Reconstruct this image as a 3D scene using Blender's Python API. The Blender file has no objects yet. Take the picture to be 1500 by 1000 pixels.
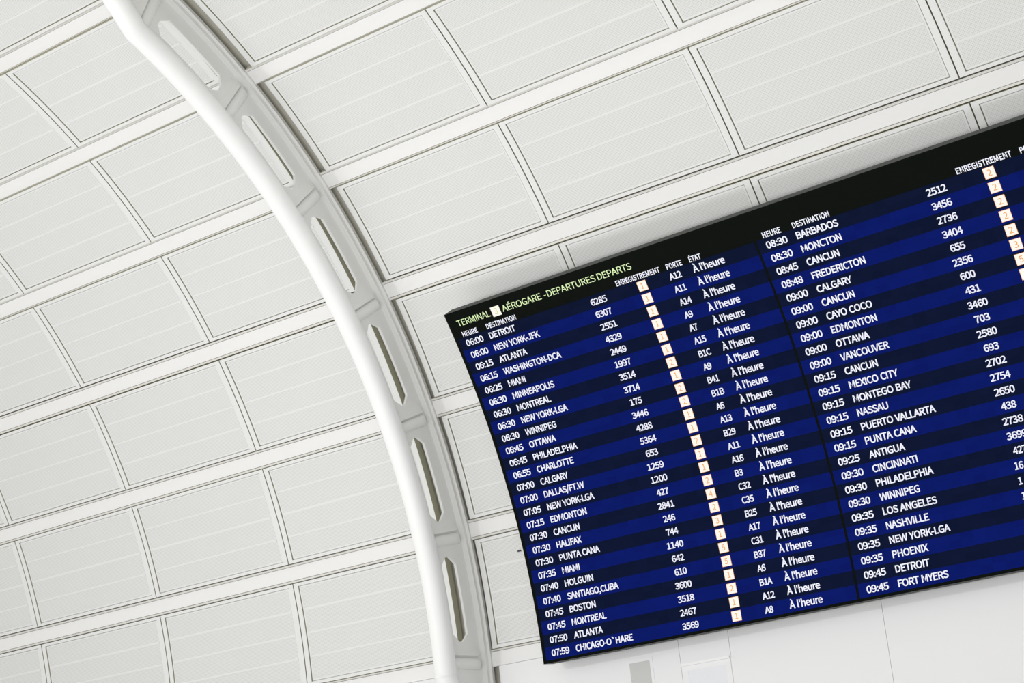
import bpy, bmesh, math
from mathutils import Vector, Matrix
sin, cos, PI = math.sin, math.cos, math.pi
scene = bpy.context.scene
COL = scene.collection
H = 1.65                                   # eye height above the floor

# ------------------------------------------------------------------ camera
CR = Vector((0.78234157, 0.61340305, -0.10806651))
CU = Vector((0.24428580, -0.14258407, 0.95916330))
CF = Vector((-0.57294513, 0.77679243, 0.26139510))
cam_d = bpy.data.cameras.new('camera')
cam_d.sensor_width = 36.0
cam_d.lens = 2845.0 / 1500.0 * 36.0
cam_d.clip_end = 300
cam = bpy.data.objects.new('camera', cam_d)
COL.objects.link(cam)
cam.matrix_world = Matrix(((CR.x, CU.x, -CF.x, 0), (CR.y, CU.y, -CF.y, 0), (CR.z, CU.z, -CF.z, H), (0, 0, 0, 1)))
scene.camera = cam

# ------------------------------------------------------------------ light
world = bpy.data.worlds.new('hall_ambient')
scene.world = world
world.use_nodes = True
wb = world.node_tree.nodes['Background']
wb.inputs[0].default_value = (1.0, 1.0, 1.0, 1)
wb.inputs[1].default_value = 0.95


def area_light(name, loc, target, sx, sy, watts, color=(1, 1, 1)):
    d = bpy.data.lights.new(name, 'AREA')
    d.shape = 'RECTANGLE'
    d.size, d.size_y, d.energy, d.color = sx, sy, watts, color
    o = bpy.data.objects.new(name, d)
    COL.objects.link(o)
    o.location = loc
    o.rotation_euler = (Vector(target) - Vector(loc)).to_track_quat('-Z', 'Y').to_euler()
    return o


# hall luminaires: two far off to the left, two rows of uplights washing the vault
area_light('hall_lamp', (-33.0, 1.0, 8.5), (-14.0, 21.0, 6.0), 1.6, 0.8, 90, (1, 0.995, 0.99))
area_light('hall_lamp', (-22.0, -5.0, 9.6), (-13.0, 21.0, 5.0), 1.0, 0.5, 760, (1, 0.995, 0.99))
area_light('uplight', (-14.0, 6.0, 3.0), (-14.0, 15.0, 14.0), 24.0, 2.0, 800, (1, 1.0, 0.995))
area_light('uplight', (-14.0, 14.0, 2.8), (-14.0, 16.0, 14.0), 24.0, 1.0, 250, (1, 1.0, 0.995))

vs = scene.view_settings
vs.view_transform = 'Standard'
vs.look = 'None'
vs.gamma = 1
vs.exposure = 0.0
vs.use_curve_mapping = False

# ------------------------------------------------------------------ vault geometry
YC, ZC, R0 = 11.613263, 2.867851 + H, 10.0  # vault axis runs along X
PHI = [0.488391 - 0.178856 * 2, 0.488391 - 0.178856, 0.488391, 0.667452, 0.845669, 1.024525, 1.204915, 1.386385, 1.570796]
# PHI[2] is the topmost beam in view, PHI[8] the one the white wall starts under
HW = 0.0102                                # half width of a beam, radians
PW = 2.978377                              # panel width along the hall
OL, ORT = -14.508607, -16.965446           # panel grid origins of the left and right bays
WALL_Y = YC + R0


def vp(x, rad, phi):
    return Vector((x, YC + rad * sin(phi), ZC + rad * cos(phi)))


# ------------------------------------------------------------------ materials
def mat(name, col, rough=0.5, spec=0.3, emit=None, strength=1.0, metal=0.0):
    m = bpy.data.materials.new(name)
    m.use_nodes = True
    b = m.node_tree.nodes['Principled BSDF']
    b.inputs['Base Color'].default_value = (*col, 1)
    b.inputs['Roughness'].default_value = rough
    b.inputs['Specular IOR Level'].default_value = spec
    b.inputs['Metallic'].default_value = metal
    if emit:
        b.inputs['Emission Color'].default_value = (*emit, 1)
        b.inputs['Emission Strength'].default_value = strength
    return m


def node(nt, kind, **kw):
    n = nt.nodes.new(kind)
    for k, v in kw.items():
        setattr(n, k, v)
    return n


def mathn(nt, op, a, b=None):
    n = node(nt, 'ShaderNodeMath', operation=op)
    for i, v in enumerate((a, b)):
        if v is None:
            continue
        if isinstance(v, (int, float)):
            n.inputs[i].default_value = v
        else:
            nt.links.new(v, n.inputs[i])
    return n.outputs[0]


def painted(name, col, var=0.03, scale=1.3, rough=0.45, spec=0.3):
    """paint with a faint large-scale unevenness"""
    m = mat(name, col, rough, spec)
    nt = m.node_tree
    b = nt.nodes['Principled BSDF']
    tc = node(nt, 'ShaderNodeTexCoord')
    nz = node(nt, 'ShaderNodeTexNoise')
    nz.inputs['Scale'].default_value = scale
    nz.inputs['Detail'].default_value = 2
    nt.links.new(tc.outputs['Object'], nz.inputs['Vector'])
    mx = node(nt, 'ShaderNodeMix', data_type='RGBA')
    mx.inputs['A'].default_value = (*[c * (1 - var) for c in col], 1)
    mx.inputs['B'].default_value = (*[min(1, c * (1 + var)) for c in col], 1)
    nt.links.new(nz.outputs['Fac'], mx.inputs['Factor'])
    nt.links.new(mx.outputs['Result'], b.inputs['Base Color'])
    return m


M = {}
M['frame'] = painted('panel_frame_paint', (0.81, 0.815, 0.805), 0.012)
M['beam'] = painted('beam_paint', (0.885, 0.882, 0.878), 0.01)
M['arch'] = painted('arch_paint', (0.85, 0.85, 0.838), 0.012, rough=0.4)
M['tube'] = painted('arch_tube_paint', (0.93, 0.93, 0.928), 0.01, rough=0.35, spec=0.35)
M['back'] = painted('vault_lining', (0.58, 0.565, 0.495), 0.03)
M['return_shade'] = painted('return_shade_tone', (0.43, 0.42, 0.31), 0.02)  # shading of the white panel edges, painted in as olive
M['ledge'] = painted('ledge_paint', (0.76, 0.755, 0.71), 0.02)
M['wall'] = painted('white_wall_paint', (0.87, 0.87, 0.88), 0.010, 0.5)
M['trim'] = mat('white_trim', (0.93, 0.93, 0.93), 0.4)
M['wall_dark'] = mat('grey_panel', (0.60, 0.60, 0.59), 0.5)
M['wall_blue'] = mat('pale_panel', (0.83, 0.84, 0.87), 0.4)
M['floor'] = painted('terrazzo_floor', (0.62, 0.615, 0.605), 0.06, 3.0, 0.35)
M['metal'] = mat('dark_steel', (0.03, 0.03, 0.028), 0.4, 0.5)


def perforated():
    """white sheet steel with a square grid of small holes, UV in metres; plain margin kept free of holes"""
    m = mat('perforated_sheet', (0.8, 0.8, 0.79), 0.5, 0.25)
    nt = m.node_tree
    b = nt.nodes['Principled BSDF']
    uv = node(nt, 'ShaderNodeUVMap')
    sp = node(nt, 'ShaderNodeSeparateXYZ')
    nt.links.new(uv.outputs[0], sp.inputs[0])
    pitch = 0.020
    d = []
    for i in (0, 1):
        t = mathn(nt, 'MULTIPLY', sp.outputs[i], 1 / pitch)
        t = mathn(nt, 'FRACT', t)
        t = mathn(nt, 'SUBTRACT', t, 0.5)
        d.append(mathn(nt, 'MULTIPLY', t, t))
    r2 = mathn(nt, 'ADD', d[0], d[1])
    hole = mathn(nt, 'LESS_THAN', r2, 0.30 ** 2)
    nz = node(nt, 'ShaderNodeTexNoise')
    nz.inputs['Scale'].default_value = 0.9
    nt.links.new(uv.outputs[0], nz.inputs['Vector'])
    base = node(nt, 'ShaderNodeMix', data_type='RGBA')
    base.inputs['A'].default_value = (0.765, 0.772, 0.758, 1)
    base.inputs['B'].default_value = (0.795, 0.80, 0.79, 1)
    nt.links.new(nz.outputs['Fac'], base.inputs['Factor'])
    mx = node(nt, 'ShaderNodeMix', data_type='RGBA')
    nt.links.new(hole, mx.inputs['Factor'])
    nt.links.new(base.outputs['Result'], mx.inputs['A'])
    mx.inputs['B'].default_value = (0.62, 0.625, 0.61, 1)
    nt.links.new(mx.outputs['Result'], b.inputs['Base Color'])
    return m


M['perf'] = perforated()


def led(name, col):
    """lit LED surface made of square modules that differ slightly in brightness"""
    m = mat(name, (0.0012, 0.0015, 0.0016), 0.9, 0.0)
    nt = m.node_tree
    b = nt.nodes['Principled BSDF']
    uv = node(nt, 'ShaderNodeUVMap')
    sn = node(nt, 'ShaderNodeVectorMath', operation='SNAP')
    sn.inputs[1].default_value = (0.16, 0.087, 1)
    nt.links.new(uv.outputs[0], sn.inputs[0])
    wn = node(nt, 'ShaderNodeTexWhiteNoise', noise_dimensions='2D')
    nt.links.new(sn.outputs[0], wn.inputs['Vector'])
    mr = node(nt, 'ShaderNodeMapRange')
    mr.inputs['To Min'].default_value = 0.94
    mr.inputs['To Max'].default_value = 1.08
    nt.links.new(wn.outputs['Value'], mr.inputs['Value'])
    b.inputs['Emission Color'].default_value = (*col, 1)
    nt.links.new(mr.outputs[0], b.inputs['Emission Strength'])
    return m


M['housing'] = mat('board_housing', (0.060, 0.066, 0.060), 0.6, 0.2)
M['bezel'] = mat('board_bezel', (0.0062, 0.0078, 0.0062), 0.9, 0.0)
M['navy'] = led('led_navy', (0.0040, 0.0075, 0.0300))
M['blue'] = led('led_blue', (0.0030, 0.0095, 0.1300))
M['white_led'] = mat('led_white', (0.01, 0.01, 0.01), 0.8, 0.0, (0.88, 0.89, 1.0), 1.0)
M['green_led'] = mat('led_pale_green', (0.01, 0.01, 0.01), 0.8, 0.0, (0.74, 0.90, 0.50), 1.0)
M['tile_led'] = mat('led_cream', (0.01, 0.01, 0.01), 0.8, 0.0, (1.0, 0.95, 0.86), 1.0)
M['tile_rim'] = mat('led_orange_rim', (0.01, 0.01, 0.01), 0.8, 0.0, (0.95, 0.42, 0.14), 1.0)
M['orange_led'] = mat('led_orange', (0.01, 0.01, 0.01), 0.8, 0.0, (0.90, 0.36, 0.07), 1.0)
M['lime_led'] = mat('led_lime', (0.01, 0.01, 0.01), 0.8, 0.0, (0.62, 0.76, 0.33), 1.0)


# ------------------------------------------------------------------ object helpers
def obj(name, bm, mats, parent=None, smooth=False):
    me = bpy.data.meshes.new(name)
    bmesh.ops.recalc_face_normals(bm, faces=bm.faces[:])
    bm.to_mesh(me)
    bm.free()
    for m in (mats if isinstance(mats, (list, tuple)) else [mats]):
        me.materials.append(m)
    if smooth:
        for p in me.polygons:
            p.use_smooth = True
    o = bpy.data.objects.new(name, me)
    COL.objects.link(o)
    if parent:
        o.parent = parent
        o.matrix_parent_inverse = Matrix.Translation(parent.location).inverted()
    return o


def tag(o, label, cat, group=None):
    o['label'] = label
    o['category'] = cat
    if group:
        o['group'] = group
    return o


def thing(name, label, cat, loc, group=None):
    o = bpy.data.objects.new(name, None)
    o.empty_display_size = 0.2
    COL.objects.link(o)
    o.location = loc
    return tag(o, label, cat, group)


def struct(name, bm, m, smooth=False):
    o = obj(name, bm, m, None, smooth)
    o['kind'] = 'structure'
    return o


def grid_solid(bm, f, us, vs_, ws, mi=0):
    """closed box of parametric map f(u, v, w): us and vs_ lists of stations, ws a (front, back) pair"""
    V = {}
    nu, nv = len(us), len(vs_)
    for k, w in enumerate(ws):
        for i, u in enumerate(us):
            for j, v in enumerate(vs_):
                if 0 < i < nu - 1 and 0 < j < nv - 1 and k and False:
                    continue
                V[i, j, k] = bm.verts.new(f(u, v, w))
    faces = []
    for k in (0, 1):
        for i in range(nu - 1):
            for j in range(nv - 1):
                faces.append((V[i, j, k], V[i + 1, j, k], V[i + 1, j + 1, k], V[i, j + 1, k]))
    for i in range(nu - 1):
        for j in (0, nv - 1):
            faces.append((V[i, j, 0], V[i + 1, j, 0], V[i + 1, j, 1], V[i, j, 1]))
    for j in range(nv - 1):
        for i in (0, nu - 1):
            faces.append((V[i, j, 0], V[i, j + 1, 0], V[i, j + 1, 1], V[i, j, 1]))
    out = []
    for q in faces:
        fc = bm.faces.new(q)
        fc.material_index = mi
        out.append(fc)
    return out


def lin(a, b, n):
    return [a + (b - a) * i / n for i in range(n + 1)]


def vbox(bm, x0, x1, p0, p1, r0, r1, n=6, mi=0):
    return grid_solid(bm, vp3, [x0, x1], lin(p0, p1, n), (r0, r1), mi)


def vp3(x, phi, rad):
    return vp(x, rad, phi)


def wbox(bm, x0, x1, y0, y1, z0, z1, mi=0):
    return grid_solid(bm, lambda a, b, c: Vector((a, b, c)), [x0, x1], [y0, y1], (z0, z1), mi)


# ------------------------------------------------------------------ setting: floor, wall, vault lining
bm = bmesh.new()
wbox(bm, -45, 20, -12, WALL_Y + 0.3, -0.2, 0.0)
struct('floor', bm, M['floor'])

WT = 2.768 + H                             # top of the white wall
bm = bmesh.new()
wx = [-16.80, -13.81, -10.826, -7.85, -4.87, 0.0, 5.0]
for a, b in zip(wx[:-1], wx[1:]):          # wall sheets with fine open joints
    g = 0.0028
    if a == -13.81:                        # short extra joint over the framed recess
        wbox(bm, a + g, -13.04 - g, WALL_Y, WALL_Y + 0.03, 2.35 + H, WT)
        wbox(bm, -13.04 + g, b - g, WALL_Y, WALL_Y + 0.03, 2.35 + H, WT)
        wbox(bm, a + g, b - g, WALL_Y, WALL_Y + 0.03, 0.0, 2.35 + H)
    else:
        wbox(bm, a + g, b - g, WALL_Y, WALL_Y + 0.03, 0.0, WT)
wbox(bm, -40, -17.55, WALL_Y, WALL_Y + 0.03, 0.0, WT)
struct('wall_back', bm, M['wall'])
bm = bmesh.new()
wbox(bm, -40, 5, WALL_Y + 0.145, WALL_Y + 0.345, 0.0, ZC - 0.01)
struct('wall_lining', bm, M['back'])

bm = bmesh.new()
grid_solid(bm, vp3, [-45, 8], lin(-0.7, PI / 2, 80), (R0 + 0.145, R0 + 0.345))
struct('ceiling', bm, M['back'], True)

# ------------------------------------------------------------------ ceiling panels
FACE = R0 - 0.012                          # panel frame face


def panel_meshes(x0, x1, p0, p1):
    n = 8
    fw, fp = 0.088, 0.0046                 # frame width along x (m) and along the arc (rad)
    fr = bmesh.new()
    back = R0 + 0.10
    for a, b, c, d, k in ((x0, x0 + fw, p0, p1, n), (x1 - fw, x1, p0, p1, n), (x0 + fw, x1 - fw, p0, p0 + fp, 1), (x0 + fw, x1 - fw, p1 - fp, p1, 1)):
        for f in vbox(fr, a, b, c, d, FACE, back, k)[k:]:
            f.material_index = 1           # face stays white; the returns carry their shade as an olive colour
    gx, gp = 0.0115, 0.0011                # shadow groove between frame and sheet
    sx0, sx1, sp0, sp1 = x0 + fw + gx, x1 - fw - gx, p0 + fp + gp * 0.7, p1 - fp - gp
    sh = bmesh.new()
    uvl = sh.loops.layers.uv.new('uv')
    m = 0.024                              # hole-free margins and three plain cross bars
    L = sp1 - sp0
    bars = [sp0 + L * k / 4 for k in (1, 2, 3)]
    hb = 0.0014
    ps = [sp0, sp0 + m / 10]
    for b in bars:
        ps += [b - hb, b + hb]
    ps += [sp1 - m / 10, sp1]
    xs = [sx0, sx0 + m, sx1 - m, sx1]
    rb, rs = R0 - 0.002, R0 + 0.0
    V = {}
    fine = []
    kind = []
    for j in range(len(ps) - 1):
        bar = j % 2 == 0
        sub = 1 if bar else 2
        for k in range(sub):
            fine.append(ps[j] + (ps[j + 1] - ps[j]) * k / sub)
            kind.append(bar)
    fine.append(ps[-1])
    for i, x in enumerate(xs):
        for j, p in enumerate(fine):
            on = (kind[j] if j < len(kind) else True) and (kind[j - 1] if j else True)
            V[i, j] = sh.verts.new(vp(x, rs, p))
    for i in range(3):
        for j in range(len(fine) - 1):
            f = sh.faces.new((V[i, j], V[i + 1, j], V[i + 1, j + 1], V[i, j + 1]))
            f.material_index = 0 if (i == 1 and not kind[j]) else 1
            for lp in f.loops:
                c = lp.vert.co
                phi = math.atan2(c.y - YC, c.z - ZC)
                lp[uvl].uv = (c.x - sx0, (phi - sp0) * R0)
    # folded cross bars stand a little proud of the sheet
    for b in bars:
        vbox(sh, sx0 + m, sx1 - m, b - hb, b + hb, R0 - 0.006, R0 + 0.010, 1, 1)
    # shallow rebate the sheet sits in
    vbox(sh, x0 + fw - 0.004, x1 - fw + 0.004, p0 + fp - 0.0004, p1 - fp + 0.0004, R0 + 0.022, R0 + 0.04, n, 1)
    # turned-back edges of the sheet
    e = 0.004
    vbox(sh, sx0, sx0 + e, sp0, sp1, R0 + 0.001, R0 + 0.024, n, 1)
    vbox(sh, sx1 - e, sx1, sp0, sp1, R0 + 0.001, R0 + 0.024, n, 1)
    vbox(sh, sx0 + e, sx1 - e, sp0, sp0 + e / 10, R0 + 0.001, R0 + 0.024, 1, 1)
    vbox(sh, sx0 + e, sx1 - e, sp1 - e / 10, sp1, R0 + 0.001, R0 + 0.024, 1, 1)
    return fr, sh


def project(p):
    d = p - Vector((0, 0, H))
    z = d.dot(CF)
    return 750 + 2845 * d.dot(CR) / z, 500 - 2845 * d.dot(CU) / z


def in_frame(x0, x1, p0, p1, pad):
    for i in range(9):
        for j in range(9):
            u, v = project(vp(x0 + (x1 - x0) * i / 8, R0, p0 + (p1 - p0) * j / 8))
            if -pad < u < 1500 + pad and -pad < v < 1000 + pad:
                return True
    return False


ORD = ['first', 'second', 'third', 'fourth', 'fifth', 'sixth', 'seventh', 'eighth']
# angular distance from a beam's centre line to the panel above it and to the panel below it
UP = [0.0125, 0.0125, 0.0125, 0.0127, 0.0122, 0.0150, 0.0148, 0.0155, 0.0148]
DN = [0.0160, 0.0160, 0.0162, 0.0144, 0.0150, 0.0165, 0.0152, 0.0152, 0.0148]
rest = bmesh.new()                         # the vault beyond the picture and behind the board
rest.loops.layers.uv.new('uv')
for bay, org, cols in (('left', OL, range(-2, -9, -1)), ('right', ORT, range(0, 8))):
    for row in range(0, 8):
        p0, p1 = PHI[row] + DN[row], PHI[row + 1] - UP[row + 1]
        for c in cols:
            x0, x1 = org + c * PW + 0.009, org + (c + 1) * PW - 0.009
            if bay == 'right' and c == 0:
                x0 = -16.872
            if bay == 'left' and c == -2:
                x1 = -17.47
            hidden = bay == 'right' and row >= 6 and c >= 1
            if hidden or not in_frame(x0, x1, p0, p1, -4):
                if hidden or in_frame(x0, x1, p0, p1, 420):
                    for k, b in enumerate(panel_meshes(x0, x1, p0, p1)):
                        for f in b.faces:
                            f.material_index += 2 * k
                        tmp = bpy.data.meshes.new('tmp')
                        b.to_mesh(tmp)
                        b.free()
                        rest.from_mesh(tmp)
                        bpy.data.meshes.remove(tmp)
                continue
            out = ORD[-2 - c] if bay == 'left' else ORD[c]
            nth = ORD[row - 1] if bay == 'left' else ORD[row - 2]
            lab = 'perforated white panel %s of the arch, %s row down, %s from the arch' % (bay, nth, out)
            fr, sh = panel_meshes(x0, x1, p0, p1)
            root = thing('perforated_panel', lab, 'ceiling panel', vp((x0 + x1) / 2, R0 + 0.05, (p0 + p1) / 2),
                         'perforated panels of the vaulted ceiling')
            obj('panel_frame', fr, [M['frame'], M['return_shade']], root)
            obj('perforated_sheet', sh, [M['perf'], M['frame']], root)

struct('ceiling', rest, [M['frame'], M['return_shade'], M['perf'], M['frame']])

# ------------------------------------------------------------------ horizontal beams between the panel rows
AX_L, AX_R = -17.36, -17.03                # arch flange edges


BS = [0, 0, 0.0039, 0.0030, 0.0021, 0.0013, 0.0005, -0.0003, -0.0011]   # seat of each beam in its channel


def arch_dx(phi):
    return 0.0023 * (math.degrees(phi) - 50)


for side in ('left', 'right'):
    k = 0
    for i in range(2, 9):
        if side == 'right' and i == 2:
            continue
        ph = PHI[i] + BS[i]
        bm = bmesh.new()
        a, b = (-38.0, AX_L + arch_dx(ph) - 0.004) if side == 'left' else (AX_R + arch_dx(ph) + 0.004, 3.0)
        vbox(bm, a, b, ph - HW, ph + HW, R0 + 0.036, R0 + 0.14, 2)
        lab = 'broad flat white rail %s of the arch, %s from the top' % (side, ORD[k])
        root = thing('white_rail', lab, 'rail', vp(a if side == 'right' else b, R0, ph), 'rails between the ceiling panel rows')
        obj('rail_face', bm, M['beam'], root)
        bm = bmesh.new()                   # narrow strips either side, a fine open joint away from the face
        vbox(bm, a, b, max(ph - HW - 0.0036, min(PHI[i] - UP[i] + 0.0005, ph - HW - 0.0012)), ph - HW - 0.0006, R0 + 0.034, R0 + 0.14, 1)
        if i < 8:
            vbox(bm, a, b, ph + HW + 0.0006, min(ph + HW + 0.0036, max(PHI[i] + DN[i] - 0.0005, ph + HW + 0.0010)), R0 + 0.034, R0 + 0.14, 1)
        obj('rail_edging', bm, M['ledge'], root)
        k += 1

# ------------------------------------------------------------------ steel arch: tube, web with slots, flange, stiffeners
arch = thing('steel_arch', 'white steel arch rib with a round tube and slotted web crossing the vault', 'arch', vp(-17.19, R0, PHI[5]))
WX = -17.19


def ap(x, rad, phi):
    return vp(x + arch_dx(phi), rad, phi)


# tube: swept circle, kinked away from the arc at both ends
path = []
K0, K1 = math.radians(28.3), math.radians(91.4)
TR, TC = 0.155, 9.185
for t in (2.4, 1.2, 0.55, 0.2):
    path.append((TC + 0.43 * t, K0 - t / 9.2))
path += [(TC, p) for p in lin(K0, K1, 60)]
for t in (0.2, 0.6, 1.2):
    path.append((TC + 0.40 * t, K1 + t / 9.2))
bm = bmesh.new()
pts = [ap(WX, r_, p) for r_, p in path]
NS = 40
rings = []
for i, P in enumerate(pts):
    t = (pts[min(i + 1, len(pts) - 1)] - pts[max(i - 1, 0)]).normalized()
    n1 = Vector((1, 0, 0))
    n1 = (n1 - t * n1.dot(t)).normalized()
    n2 = t.cross(n1)
    rings.append([bm.verts.new(P + TR * (cos(2 * PI * k / NS) * n1 + sin(2 * PI * k / NS) * n2)) for k in range(NS)])
for A, B in zip(rings[:-1], rings[1:]):
    for k in range(NS):
        bm.faces.new((A[k], A[(k + 1) % NS], B[(k + 1) % NS], B[k]))
bm.faces.new(rings[0])
bm.faces.new(rings[-1][::-1])
obj('tube', bm, M['tube'], arch, True)
# weld collars at the two kinks
for q in (K0, K1):
    bm = bmesh.new()
    P = ap(WX, TC, q)
    t = (ap(WX, TC, q + 0.001) - P).normalized()
    n1 = Vector((1, 0, 0))
    n2 = t.cross(n1)
    rr = []
    for s, rad in ((-0.02, TR - 0.01), (-0.014, TR + 0.0035), (0.014, TR + 0.0035), (0.02, TR - 0.01)):
        rr.append([bm.verts.new(P + t * s + rad * (cos(2 * PI * k / NS) * n1 + sin(2 * PI * k / NS) * n2)) for k in range(NS)])
    for A, B in zip(rr[:-1], rr[1:]):
        for k in range(NS):
            bm.faces.new((A[k], A[(k + 1) % NS], B[(k + 1) % NS], B[k]))
    if q == K1:
        obj('weld_collar', bm, M['tube'], arch, True)
    else:
        bm.free()

# web plates, one bay between two beams at a time, each with an elongated chamfered slot
T = 0.02
RA, RB = 9.42, 9.745
RI, RO = 9.29, 10.02
bm = bmesh.new()
for i in range(0, 9):
    q0 = PHI[i]
    q1 = PHI[i + 1] if i < 8 else PHI[8] + 0.18
    s0, s1 = q0 + 0.0310, q1 - (0.0284 if i == 7 else 0.0225 if i == 6 else 0.0200)
    cph, crd = 0.0115, 0.12
    N = 10
    mids = lin(s0 + cph, s1 - cph, N)
    loops = {}
    for sx in (-T, T):
        x = WX + sx
        v = lambda r_, p: bm.verts.new(ap(x, r_, p))
        ib = [v(RA, p) for p in mids]
        it = [v(RB, p) for p in mids]
        ob = [v(RI, p) for p in mids]
        ot = [v(RO, p) for p in mids]
        a1, a2 = v(RA + crd, s0), v(RB - crd, s0)
        b1, b2 = v(RA + crd, s1), v(RB - crd, s1)
        c = [v(RI, q0), v(RO, q0), v(RI, q1), v(RO, q1)]
        rm = (RA + RB) / 2
        e0, e1 = v(rm, q0), v(rm, q1)
        for k in range(N):
            bm.faces.new((ib[k], ib[k + 1], ob[k + 1], ob[k]))
            bm.faces.new((it[k], it[k + 1], ot[k + 1], ot[k]))
        bm.faces.new((c[0], ob[0], ib[0], a1, e0))
        bm.faces.new((e0, a1, a2))
        bm.faces.new((e0, a2, it[0], ot[0], c[1]))
        bm.faces.new((c[2], ob[N], ib[N], b1, e1))
        bm.faces.new((e1, b1, b2))
        bm.faces.new((e1, b2, it[N], ot[N], c[3]))
        loops[sx] = ib + [b1, b2] + it[::-1] + [a2, a1]
    A, B = loops[-T], loops[T]
    for k in range(len(A)):
        bm.faces.new((A[k], A[(k + 1) % len(A)], B[(k + 1) % len(A)], B[k]))
bmesh.ops.remove_doubles(bm, verts=bm.verts[:], dist=1e-4)
obj('slotted_web', bm, M['arch'], arch)

# flange against the vault with a stepped lip
bm = bmesh.new()
ph_ends = lin(PHI[0], PHI[8] + 0.18, 80)


def afun(x, phi, rad):
    return ap(x, rad, phi)


grid_solid(bm, afun, [AX_L + 0.045, AX_R - 0.045], ph_ends, (9.960, 10.02))
grid_solid(bm, afun, [AX_L, AX_R], ph_ends, (10.012, 10.06))
grid_solid(bm, afun, [WX - 0.05, WX + 0.05], ph_ends, (10.06, 10.14))
obj('flange', bm, M['arch'], arch)

# overlapping joints across the web at each beam: a tapered lip, a narrow slit and a rounded roll below it
prof = [(-0.0175, 0.0), (-0.008, 0.022), (-0.0004, 0.060), (0.0, 0.055), (0.0002, 0.004), (0.0020, 0.004)]
prof += [(0.0020 + 0.0085 * (1 - cos(PI / 2 * k / 6)), 0.004 + 0.068 * sin(PI / 2 * k / 6)) for k in range(1, 7)]
prof += [(0.0105 + 0.0090 * sin(PI / 2 * k / 6), 0.072 * cos(PI / 2 * k / 6)) for k in range(1, 7)]
for i in range(1, 9):
    for sd in (1, -1):
        bm = bmesh.new()
        pc = PHI[i] + 0.0005 - (0.008 if i == 8 else 0.005 if i == 7 else 0)
        secs = []
        for rad, sc in ((RI, 1), (9.80, 1), (9.86, 0.93), (9.90, 0.7), (9.925, 0.2)):
            ring = [bm.verts.new(ap(WX + sd * (T - 0.001 + h * sc), rad, pc + f_)) for f_, h in prof]
            ring += [bm.verts.new(ap(WX + sd * (T - 0.012), rad, pc + f_)) for f_ in (prof[-1][0], prof[0][0])]
            secs.append(ring)
        n = len(secs[0])
        for A, B in zip(secs[:-1], secs[1:]):
            for k in range(n):
                bm.faces.new((A[k], A[(k + 1) % n], B[(k + 1) % n], B[k]))
        bm.faces.new(secs[0])
        bm.faces.new(secs[-1][::-1])
        obj('web_joint', bm, M['arch'], arch)

# ------------------------------------------------------------------ departures board
BR, BA0, BDA, BZ, BX0 = 9.9487, 1.08223, 0.01754, 2.62686 + H, -15.73885
BT, BB, BK = 1.03716, 1.53502, 0.00679
BY = YC + 10 - 0.38
BCY, BCZ = BY - BR * sin(BB), BZ - BR * cos(BB)
BW, XD = 9.62, 4.80057                     # board width, divider position
DEPTH = 0.22


def bp(x, s, off=0.0):
    """x metres from the board's left edge, s row number, off metres in front of the face"""
    x *= 1 + 0.00022 * (s - 7)
    a = BA0 + s * BDA - BK * x / BR
    r_ = BR - off
    return Vector((BX0 + x, BCY + r_ * sin(a), BCZ + r_ * cos(a)))


ROW = BR * BDA                             # row height in metres
S0, S1 = (BT - BA0) / BDA, (BB - BA0) / BDA
board = thing('departures_board', 'long curved black airport departures board with white flight times on blue stripes', 'departures board',
              bp(BW / 2, S1, -DEPTH))
ss = lin(S0, S1, 40)
bm = bmesh.new()
fs = grid_solid(bm, lambda x, s, o: bp(x, s, o), lin(0, BW, 8), ss, (0.0, -DEPTH))
for f in fs[:8 * 40]:
    f.material_index = 1
obj('housing', bm, [M['housing'], M['bezel']], board)
for bx in (1.2, 4.8, 8.4):                 # wall brackets behind the board
    for s_ in (S0 + 4, S1 - 4):
        bm = bmesh.new()
        p = bp(bx, s_, -DEPTH)
        q = math.atan2(p.y - YC, p.z - ZC)
        rd = math.hypot(p.y - YC, p.z - ZC)
        grid_solid(bm, vp3, [BX0 + bx - 0.06, BX0 + bx + 0.06], [q - 0.006, q + 0.006], (rd - 0.02, R0 + 0.145))
        obj('wall_bracket', bm, M['metal'], board)

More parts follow.
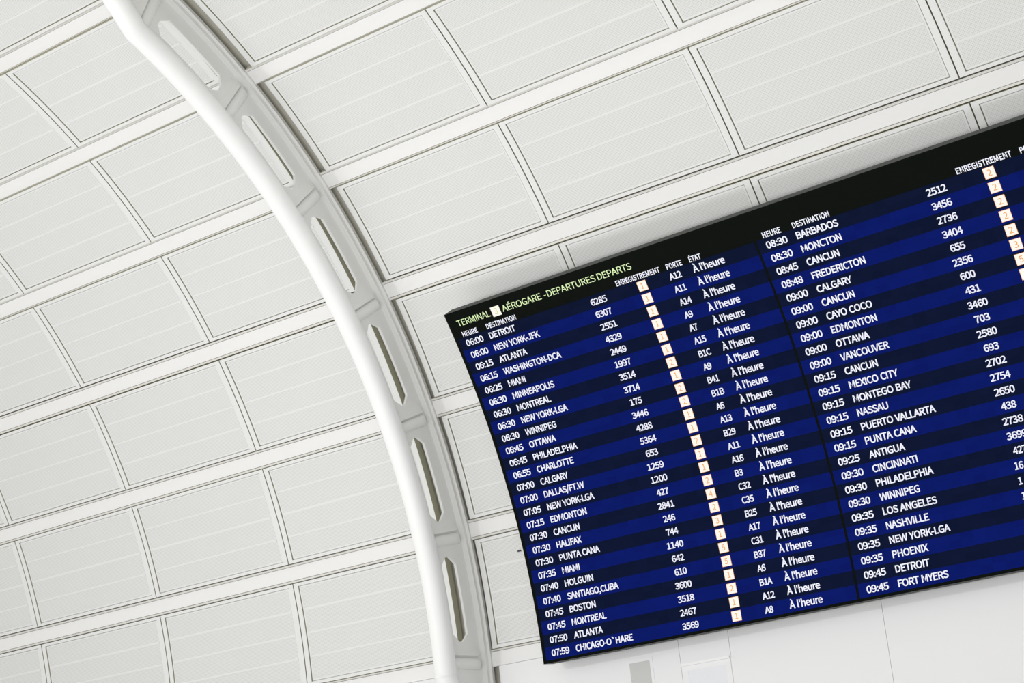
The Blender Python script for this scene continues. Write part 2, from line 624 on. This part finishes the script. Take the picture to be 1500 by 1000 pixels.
# outline table of the board's lettering: character | advance | closed outlines, in thousandths
GLYPH_TABLE = '''
A|213|1,0 34,0 59,78 153,78 177,0 211,0 124,257 88,257|67,104 79,144 105,230 106,230 132,144 145,104
B|230|35,0 117,0 168,8 202,33 214,75 208,105 189,126 162,137 162,138 183,150 195,170 200,194 188,230 157,250 111,257 35,257|68,148 68,231 107,231 141,227 161,214 168,190 161,167 141,153 106,148|68,26 68,123 112,123 151,118 174,102 182,76 174,48 150,31 112,26
C|223|132,-5 163,0 189,12 211,32 193,53 176,37 156,27 133,24 91,37 63,73 54,129 64,185 92,220 134,233 155,230 172,221 187,209 204,230 187,245 163,257 134,261 89,252 53,226 29,184 20,128 29,72 52,31 88,4
D|241|35,0 101,0 152,9 190,34 212,75 220,129 212,184 189,224 152,248 99,257 35,257|68,27 68,230 97,230 147,219 177,184 187,129 177,74 147,39 97,27
E|206|35,0 187,0 187,28 68,28 68,121 165,121 165,149 68,149 68,229 183,229 183,257 35,257
F|193|35,0 68,0 68,115 166,115 166,143 68,143 68,229 183,229 183,257 35,257
G|241|136,-5 168,-1 195,10 215,25 215,133 131,133 131,106 186,106 186,39 173,31 157,26 139,24 93,37 64,73 54,129 64,185 94,220 139,233 162,230 180,221 194,209 212,230 194,245 170,256 138,261 91,252 54,226 29,184 20,128 29,72 53,31 90,4
H|255|35,0 68,0 68,121 187,121 187,0 220,0 220,257 187,257 187,149 68,149 68,257 35,257
I|103|35,0 68,0 68,257 35,257
J|187|83,-5 124,6 147,35 154,75 154,257 121,257 121,78 117,47 103,29 80,24 63,27 48,36 35,53 12,36 30,14 54,0
K|226|35,0 68,0 68,81 112,134 189,0 225,0 132,159 213,257 176,257 68,128 68,128 68,257 35,257
L|190|35,0 180,0 180,28 68,28 68,257 35,257
M|284|35,0 64,0 64,142 60,218 62,218 82,159 131,26 153,26 201,159 222,218 223,218 219,142 219,0 249,0 249,257 210,257 161,119 143,66 142,66 123,119 74,257 35,257
N|253|35,0 66,0 66,135 62,215 63,215 91,162 185,0 218,0 218,257 187,257 187,123 192,42 190,42 162,95 68,257 35,257
O|260|130,-5 174,5 209,31 231,74 239,129 231,185 209,226 174,252 130,261 86,252 51,226 28,185 20,129 28,74 51,31 86,5|130,24 90,37 63,73 54,129 63,185 90,220 130,233 170,220 197,185 206,129 197,73 170,37
P|222|35,0 68,0 68,102 110,102 160,111 192,137 204,181 192,226 159,250 109,257 35,257|68,129 68,230 104,230 142,226 165,211 172,181 165,151 143,134 106,129
Q|260|130,22 90,36 63,72 54,129 63,185 90,220 130,233 170,220 197,185 206,129 197,72 170,36|208,-64 245,-58 239,-34 212,-37 186,-34 164,-22 149,-3 196,19 228,64 239,129 231,185 209,226 174,252 130,261 86,252 51,226 28,185 20,129 32,63 65,18 114,-4 134,-35 166,-56
R|222|68,135 68,230 111,230 145,226 166,212 173,185 166,157 145,140 111,135|176,0 213,0 147,112 178,126 198,150 205,185 194,227 162,250 116,257 35,257 35,0 68,0 68,109 114,109
S|209|106,-5 153,5 183,31 194,68 187,100 168,122 141,137 104,153 84,162 68,175 62,196 68,215 84,228 110,233 132,230 151,222 168,209 185,230 164,246 139,257 110,261 68,252 39,228 29,193 37,162 57,141 81,127 118,111 140,101 155,87 161,65 154,44 136,29 107,24 81,28 57,39 36,56 17,33 42,13 72,0
T|210|89,0 121,0 121,229 199,229 199,257 11,257 11,229 89,229
U|252|126,-5 163,1 192,20 211,54 218,106 218,257 187,257 187,105 179,57 157,31 126,24 96,31 75,57 67,105 67,257 34,257 34,106 41,54 61,20 90,1
V|201|82,0 120,0 201,257 168,257 127,118 102,33 101,33 76,118 34,257 0,257
W|307|63,0 102,0 140,155 153,213 154,213 167,155 206,0 245,0 298,257 267,257 239,117 225,34 223,34 205,117 169,257 140,257 104,117 86,34 85,34 69,117 42,257 9,257
X|201|6,0 40,0 77,69 98,111 99,111 121,69 159,0 195,0 120,131 190,257 156,257 121,191 103,153 102,153 82,191 47,257 11,257 81,133
Y|186|77,0 109,0 109,99 186,257 153,257 120,184 94,128 92,128 67,184 34,257 0,257 77,99
Z|211|18,0 195,0 195,28 57,28 193,237 193,257 30,257 30,229 153,229 18,20
0|194|97,-5 140,10 167,55 177,129 167,203 140,247 97,261 55,247 27,203 18,129 27,55 55,10|97,21 72,33 55,68 48,129 55,190 72,225 97,236 123,225 140,190 146,129 140,68 123,33
1|194|31,0 172,0 172,27 120,27 120,257 96,257 42,238 42,218 88,218 88,27 31,27
2|194|15,0 177,0 177,28 106,28 64,25 117,81 152,134 165,186 155,226 129,252 90,261 60,257 36,244 14,224 33,206 48,221 66,231 86,235 112,229 128,211 133,185 120,138 82,83 15,19
3|194|92,-5 134,4 163,29 175,69 167,100 148,121 120,134 120,136 144,149 160,169 166,197 156,232 130,254 91,261 64,257 40,246 20,231 37,210 53,223 70,232 90,235 113,230 128,216 133,195 127,170 104,152 62,146 62,121 109,115 135,97 142,70 135,44 117,28 90,22 64,26 43,37 27,51 10,31 30,13 57,0
4|194|119,0 149,0 149,71 183,71 183,96 149,96 149,257 114,257 7,92 7,71 119,71|119,96 40,96 99,184 119,222 121,222 119,175
5|194|92,-5 133,6 164,36 176,83 165,130 137,157 98,165 60,155 67,229 163,229 163,257 39,257 30,137 47,126 61,134 75,139 90,141 118,134 137,114 143,83 136,50 116,29 89,22 62,26 42,37 26,50 9,29 30,13 56,0
6|194|105,-5 142,6 169,35 179,79 170,124 146,150 108,159 87,156 67,145 50,129 60,191 83,225 116,235 131,233 145,226 157,215 175,235 159,249 139,258 114,261 79,254 48,230 27,187 20,123 31,52 61,10|50,103 68,122 86,132 103,136 128,129 144,109 149,79 143,48 128,28 105,21 78,30 59,58
7|194|69,0 103,0 111,89 133,164 178,237 178,257 17,257 17,229 142,229 102,160 79,87
8|194|98,-5 140,4 168,28 178,62 172,92 156,114 135,129 135,131 151,146 164,168 169,193 161,228 136,252 99,261 63,252 38,230 28,195 33,171 46,151 63,136 63,135 40,118 23,95 16,64 27,28 56,4|116,139 87,152 66,170 57,195 63,217 77,232 98,237 122,231 137,214 142,191 139,173 130,155|98,19 71,25 52,42 44,67 49,90 61,109 80,125 114,110 138,91 148,63 142,40 124,25
9|194|82,-5 117,3 147,28 168,73 175,139 164,207 133,248 89,261 52,251 26,222 15,178 24,133 49,106 86,97 107,101 128,112 145,129 135,66 112,32 81,22 65,24 50,31 38,42 20,22 37,8 57,-1|145,155 127,136 109,125 91,121 66,128 51,148 46,178 51,209 67,229 89,236 117,227 136,200
:|97|49,137 60,140 69,148 72,161 69,174 60,182 49,186 37,182 29,174 26,161 29,148 37,140|49,-5 60,-1 69,7 72,20 69,32 60,41 49,44 37,41 29,32 26,20 29,7 37,-1
-|121|16,86 106,86 106,110 16,110
/|137|4,-63 27,-63 132,278 109,278
.|97|49,-5 60,-1 69,7 72,20 69,32 60,41 49,44 37,41 29,32 26,20 29,7 37,-1
,|97|26,-67 54,-49 71,-24 77,7 74,27 65,40 50,44 38,41 30,34 26,22 30,10 38,2 50,-1 54,0 49,-20 37,-36 19,-48
`|212|112,224 128,240 73,305 50,284
'|97|39,169 58,169 64,234 65,270 32,270 32,234
É|206|35,0 187,0 187,28 68,28 68,121 165,121 165,149 68,149 68,229 183,229 183,257 35,257|107,273 166,318 148,340 92,289
À|213|112,273 127,289 72,340 54,318|1,0 34,0 59,78 153,78 177,0 211,0 124,257 88,257|67,104 79,144 105,230 106,230 132,144 145,104
l|99|66,-5 84,-2 80,23 73,22 69,23 66,28 64,36 64,279 32,279 32,38 36,15 47,0
h|213|32,0 64,0 64,138 82,154 98,164 116,167 137,162 149,145 152,116 152,0 184,0 184,120 178,161 159,186 126,195 102,191 81,179 63,163 64,202 64,279 32,279
e|194|109,-5 133,-2 154,5 172,15 160,36 146,28 130,23 113,21 81,29 59,52 50,88 178,88 179,106 170,153 145,184 103,195 62,183 31,148 18,95 31,41 63,7|49,110 59,142 79,163 104,169 129,163 146,143 151,110
u|213|88,-5 112,0 132,12 151,30 152,30 154,0 181,0 181,190 149,190 149,55 132,37 115,26 97,23 77,28 65,45 62,74 62,190 29,190 29,70 36,29 55,4
r|136|32,0 64,0 64,122 79,148 95,162 112,166 131,163 137,191 116,195 96,190 78,176 62,155 62,155 58,190 32,190
 |78|
'''
GLYPHS = {}
for _l in GLYPH_TABLE.strip('\n').split('\n'):
    _p = _l.split('|')
    GLYPHS[_p[0]] = (int(_p[1]) / 1000, [[tuple(int(c) / 1000 for c in q.split(',')) for q in s_.split(' ')] for s_ in _p[2:] if s_])
_cache = {}


def glyph(ch, bold):
    """one flat triangulated character: (points, faces)"""
    key = (ch, bold)
    if key not in _cache:
        c = bpy.data.curves.new('lettering', 'CURVE')
        c.dimensions = '2D'
        c.fill_mode = 'BOTH'
        c.offset = bold
        for lp in GLYPHS[ch][1]:
            sp = c.splines.new('POLY')
            sp.points.add(len(lp) - 1)
            for p, (a, b) in zip(sp.points, lp):
                p.co = (a, b, 0, 1)
            sp.use_cyclic_u = True
        o = bpy.data.objects.new('lettering', c)
        COL.objects.link(o)
        dg = bpy.context.evaluated_depsgraph_get()
        me = bpy.data.meshes.new_from_object(o.evaluated_get(dg))
        _cache[key] = ([(v.co.x, v.co.y) for v in me.vertices], [tuple(p.vertices) for p in me.polygons])
        bpy.data.objects.remove(o)
        bpy.data.curves.remove(c)
        bpy.data.meshes.remove(me)
    return _cache[key]


def glyphs(text, bold, space):
    vs2, fs2, x = [], [], 0.0
    for ch in text:
        v, f = glyph(ch, bold)
        n = len(vs2)
        vs2 += [(x + a, b) for a, b in v]
        fs2 += [tuple(i + n for i in q) for q in f]
        x += GLYPHS[ch][0] + space + (0.03 if ch == ' ' else 0)
    return vs2, fs2


CAP = max(y for lp in GLYPHS['H'][1] for x, y in lp)


def put(bm, text, x, s, cap, width=None, align='left', mi=0, bold=0.0085, space=-0.019, kx=1.03, off=0.004):
    """write text onto the board's face: x metres, baseline at row s, cap height in metres"""
    v, f = glyphs(text, bold, space)
    x0 = min(a for a, b in v)
    x1 = max(a for a, b in v)
    sy = cap / CAP
    sx = width / (x1 - x0) if width else sy * kx
    w = (x1 - x0) * sx
    ox = x - (0 if align == 'left' else w / 2 if align == 'center' else w)
    vv = [bm.verts.new(bp(ox + (a - x0) * sx, s - b * sy / ROW, off)) for a, b in v]
    for q in f:
        try:
            fc = bm.faces.new([vv[i] for i in q])
            fc.material_index = mi
        except ValueError:
            pass
    return w


def patch(bm, x0, x1, s0, s1, off, mi, n=2):
    grid = grid_solid(bm, lambda x, s, o: bp(x, s, o), [x0, x1], lin(s0, s1, n), (off, off - 0.0012), mi)
    return grid


LEFT = '''06:00|DETROIT|6285|1|A12
06:00|NEW YORK-JFK|6307|1|A11
06:15|ATLANTA|2551|1|A14
06:15|WASHINGTON-DCA|4329|1|A9
06:25|MIAMI|2449|1|A7
06:30|MINNEAPOLIS|1997|1|A15
06:30|MONTREAL|3514|2|B1C
06:30|NEW YORK-LGA|3714|1|A9
06:30|WINNIPEG|175|2|B41
06:45|OTTAWA|3446|2|B1B
06:45|PHILADELPHIA|4288|1|A6
06:55|CHARLOTTE|5364|1|A13
07:00|CALGARY|653|2|B29
07:00|DALLAS/FT.W|1259|1|A11
07:05|NEW YORK-LGA|1200|1|A16
07:15|EDMONTON|427|2|B3
07:30|CANCUN|2841|4|C32
07:30|HALIFAX|246|2|C35
07:30|PUNTA CANA|744|3|B25
07:35|MIAMI|1140|1|A17
07:40|HOLGUIN|642|5|C31
07:40|SANTIAGO,CUBA|610|5|B37
07:45|BOSTON|3600|1|A6
07:45|MONTREAL|3518|2|B1A
07:50|ATLANTA|2467|1|A12
07:59|CHICAGO-O`HARE|3569|1|A8'''
RIGHT = '''08:30|BARBADOS|2512|2
08:30|MONCTON|3456|2
08:45|CANCUN|2736|2
08:48|FREDERICTON|3404|2
09:00|CALGARY|655|2
09:00|CANCUN|2356|3
09:00|CAYO COCO|600|5
09:00|EDMONTON|431|1
09:00|OTTAWA|3460|
09:00|VANCOUVER|703|
09:15|CANCUN|2580|
09:15|MEXICO CITY|693|
09:15|MONTEGO BAY|2702|
09:15|NASSAU|2754|
09:15|PUERTO VALLARTA|2650|
09:15|PUNTA CANA|438|
09:25|ANTIGUA|2738|
09:30|CINCINNATI|3699|
09:30|PHILADELPHIA|427|
09:30|WINNIPEG|16|
09:35|LOS ANGELES|1|
09:35|NASHVILLE|1|
09:35|NEW YORK-LGA||
09:35|PHOENIX||
09:45|DETROIT||
09:45|FORT MYERS||'''
CAPH = 0.083


def text_part(name, parent, m, *args, **kw):
    bm = bmesh.new()
    put(bm, *args, **kw)
    return obj(name, bm, m, parent)


WL = M['white_led']
for side, data, xa, xb, dx in (('left', LEFT, 0.055, XD - 0.017, 0.0), ('right', RIGHT, XD + 0.017, BW - 0.05, 4.765)):
    cols = lin(xa, xb, 6)
    for r_, line in enumerate(data.split('\n')):
        t = line.split('|')
        bm = bmesh.new()               # the row's stripe of the LED field
        uvl = bm.loops.layers.uv.new('uv')
        sa, sb = r_ - 0.40, r_ + 0.60
        for i in range(6):
            q = ((cols[i], sa), (cols[i + 1], sa), (cols[i + 1], sb), (cols[i], sb))
            f = bm.faces.new([bm.verts.new(bp(x, s, 0.0015)) for x, s in q])
            for lp, (x, s) in zip(f.loops, q):
                lp[uvl].uv = (x, (s + 0.4) * ROW)
        bmesh.ops.remove_doubles(bm, verts=bm.verts[:], dist=1e-4)
        row = obj('flight_row', bm, M['blue'] if r_ % 2 else M['navy'], board)
        row['label'] = '%s stripe of the %s to %s' % ('bright blue' if r_ % 2 else 'dark navy', t[0], t[1])
        base = r_ + 0.335
        text_part('time_text', row, WL, t[0], dx + 0.16, base, CAPH, 0.296)
        text_part('destination_text', row, WL, t[1], dx + (0.565 if side == 'left' else 0.582), base, CAPH, kx=1.045 if side == 'left' else 1.07)
        if side == 'left':
            text_part('flight_number', row, WL, t[2], 2.39, base, 0.080, {4: 0.252, 3: 0.186}[len(t[2])], 'center')
            text_part('gate_text', row, WL, t[4], 3.497, base, 0.080, kx=1.0)
            text_part('status_text', row, WL, "À l'heure", 3.85, base, 0.086, 0.468)
        elif t[2]:
            n = len(t[2])
            if r_ <= 17:
                text_part('flight_number', row, WL, t[2], dx + 2.445, base, 0.080, {4: 0.252, 3: 0.186}[n], 'center')
            else:
                text_part('flight_number', row, WL, t[2], dx + (2.352 if n == 3 else 2.325), base, 0.080, kx=1.0)
        if t[3]:
            xt = (3.018 if side == 'left' else dx + 3.045)
            bm = bmesh.new()
            grid_solid(bm, lambda x, s, o: bp(x, s, o), [xt - 0.004, xt + 0.134], [r_ - 0.292, r_ + 0.462], (0.0035, 0.0022), 1)
            grid_solid(bm, lambda x, s, o: bp(x, s, o), [xt, xt + 0.130], [r_ - 0.272, r_ + 0.442], (0.0045, 0.0036), 0)
            put(bm, t[3], xt + 0.065, r_ + 0.30, 0.074, align='center', mi=2, bold=0.002, kx=1.0, off=0.006)
            obj('check_in_tile', bm, [M['tile_led'], M['tile_rim'], M['orange_led']], row)
    hs = -0.47
    for tx, x, w in (('HEURE', 0.16, 0.256), ('DESTINATION', 0.578, 0.504), ('ENREGISTREMENT', 2.728, 0.678), ('PORTE', 3.509, 0.232), ('ÉTAT', 3.852, 0.174)):
        k = 0 if side == 'left' else 0.02 * min(1, x / 2.7)
        text_part('column_heading', board, WL, tx, dx + x + k, hs, 0.068, w, bold=0.010, space=0.0)

TS = -1.335
for tx, x, w in (('TERMINAL', 0.150, 0.570), ('AÉROGARE', 0.932, 0.656), ('-', 1.632, 0.035), ('DEPARTURES', 1.692, 0.780), ('DEPARTS', 2.508, 0.532)):
    text_part('title_text', board, M['green_led'], tx, x, TS, 0.087, w, bold=0.001)
bm = bmesh.new()
grid_solid(bm, lambda x, s, o: bp(x, s, o), [0.754, 0.897], [-1.965, -1.19], (0.0045, 0.0030), 0)
put(bm, '3', 0.825, -1.335, 0.084, align='center', mi=1, bold=0.002, kx=1.0, off=0.006)
obj('terminal_number_tile', bm, [M['tile_led'], M['lime_led']], board)

# ------------------------------------------------------------------ fittings on the white wall below the board
root = thing('wall_louver', 'plain upright grey rectangle on the white wall below the board', 'wall panel', (-14.447, WALL_Y, 1.9 + H))
bm = bmesh.new()
wbox(bm, -14.610, -14.284, WALL_Y - 0.004, WALL_Y, 1.55 + H, 2.472 + H)
obj('grey_face', bm, M['wall_dark'], root)
bm = bmesh.new()
for x0, x1, z0, z1 in ((-14.655, -14.610, 1.50, 2.517), (-14.284, -14.239, 1.50, 2.517), (-14.610, -14.284, 1.50, 1.55), (-14.610, -14.284, 2.472, 2.517)):
    wbox(bm, x0, x1, WALL_Y - 0.005, WALL_Y, z0 + H, z1 + H)
obj('white_surround', bm, M['wall'], root)

root = thing('framed_wall_panel', 'pale framed panel on the white wall, its top edge showing below the board', 'wall panel', (-13.41, WALL_Y, 1.8 + H))
bm = bmesh.new()
for x0, x1, z0, z1 in ((-13.79, -13.705, 1.4, 2.312), (-13.13, -13.05, 1.4, 2.312), (-13.705, -13.13, 1.4, 1.48), (-13.705, -13.13, 2.245, 2.312)):
    wbox(bm, x0, x1, WALL_Y - 0.012, WALL_Y, z0 + H, z1 + H)
obj('panel_frame', bm, M['wall'], root)
bm = bmesh.new()
wbox(bm, -13.79, -13.05, WALL_Y - 0.035, WALL_Y, 2.312 + H, 2.345 + H)
obj('top_lip', bm, M['trim'], root)
bm = bmesh.new()
wbox(bm, -13.705, -13.13, WALL_Y - 0.009, WALL_Y, 1.48 + H, 2.245 + H)
obj('pale_face', bm, M['wall_blue'], root)

# small dark clip on the ceiling panel beside the board
bm = bmesh.new()
q = math.radians(81.95)
grid_solid(bm, vp3, [-16.175, -16.115], [q - 0.0011, q + 0.0011], (R0 - 0.012, R0 + 0.0))
tag(obj('panel_clip', bm, M['metal']), 'tiny dark clip on the panel at the left edge of the board', 'clip')
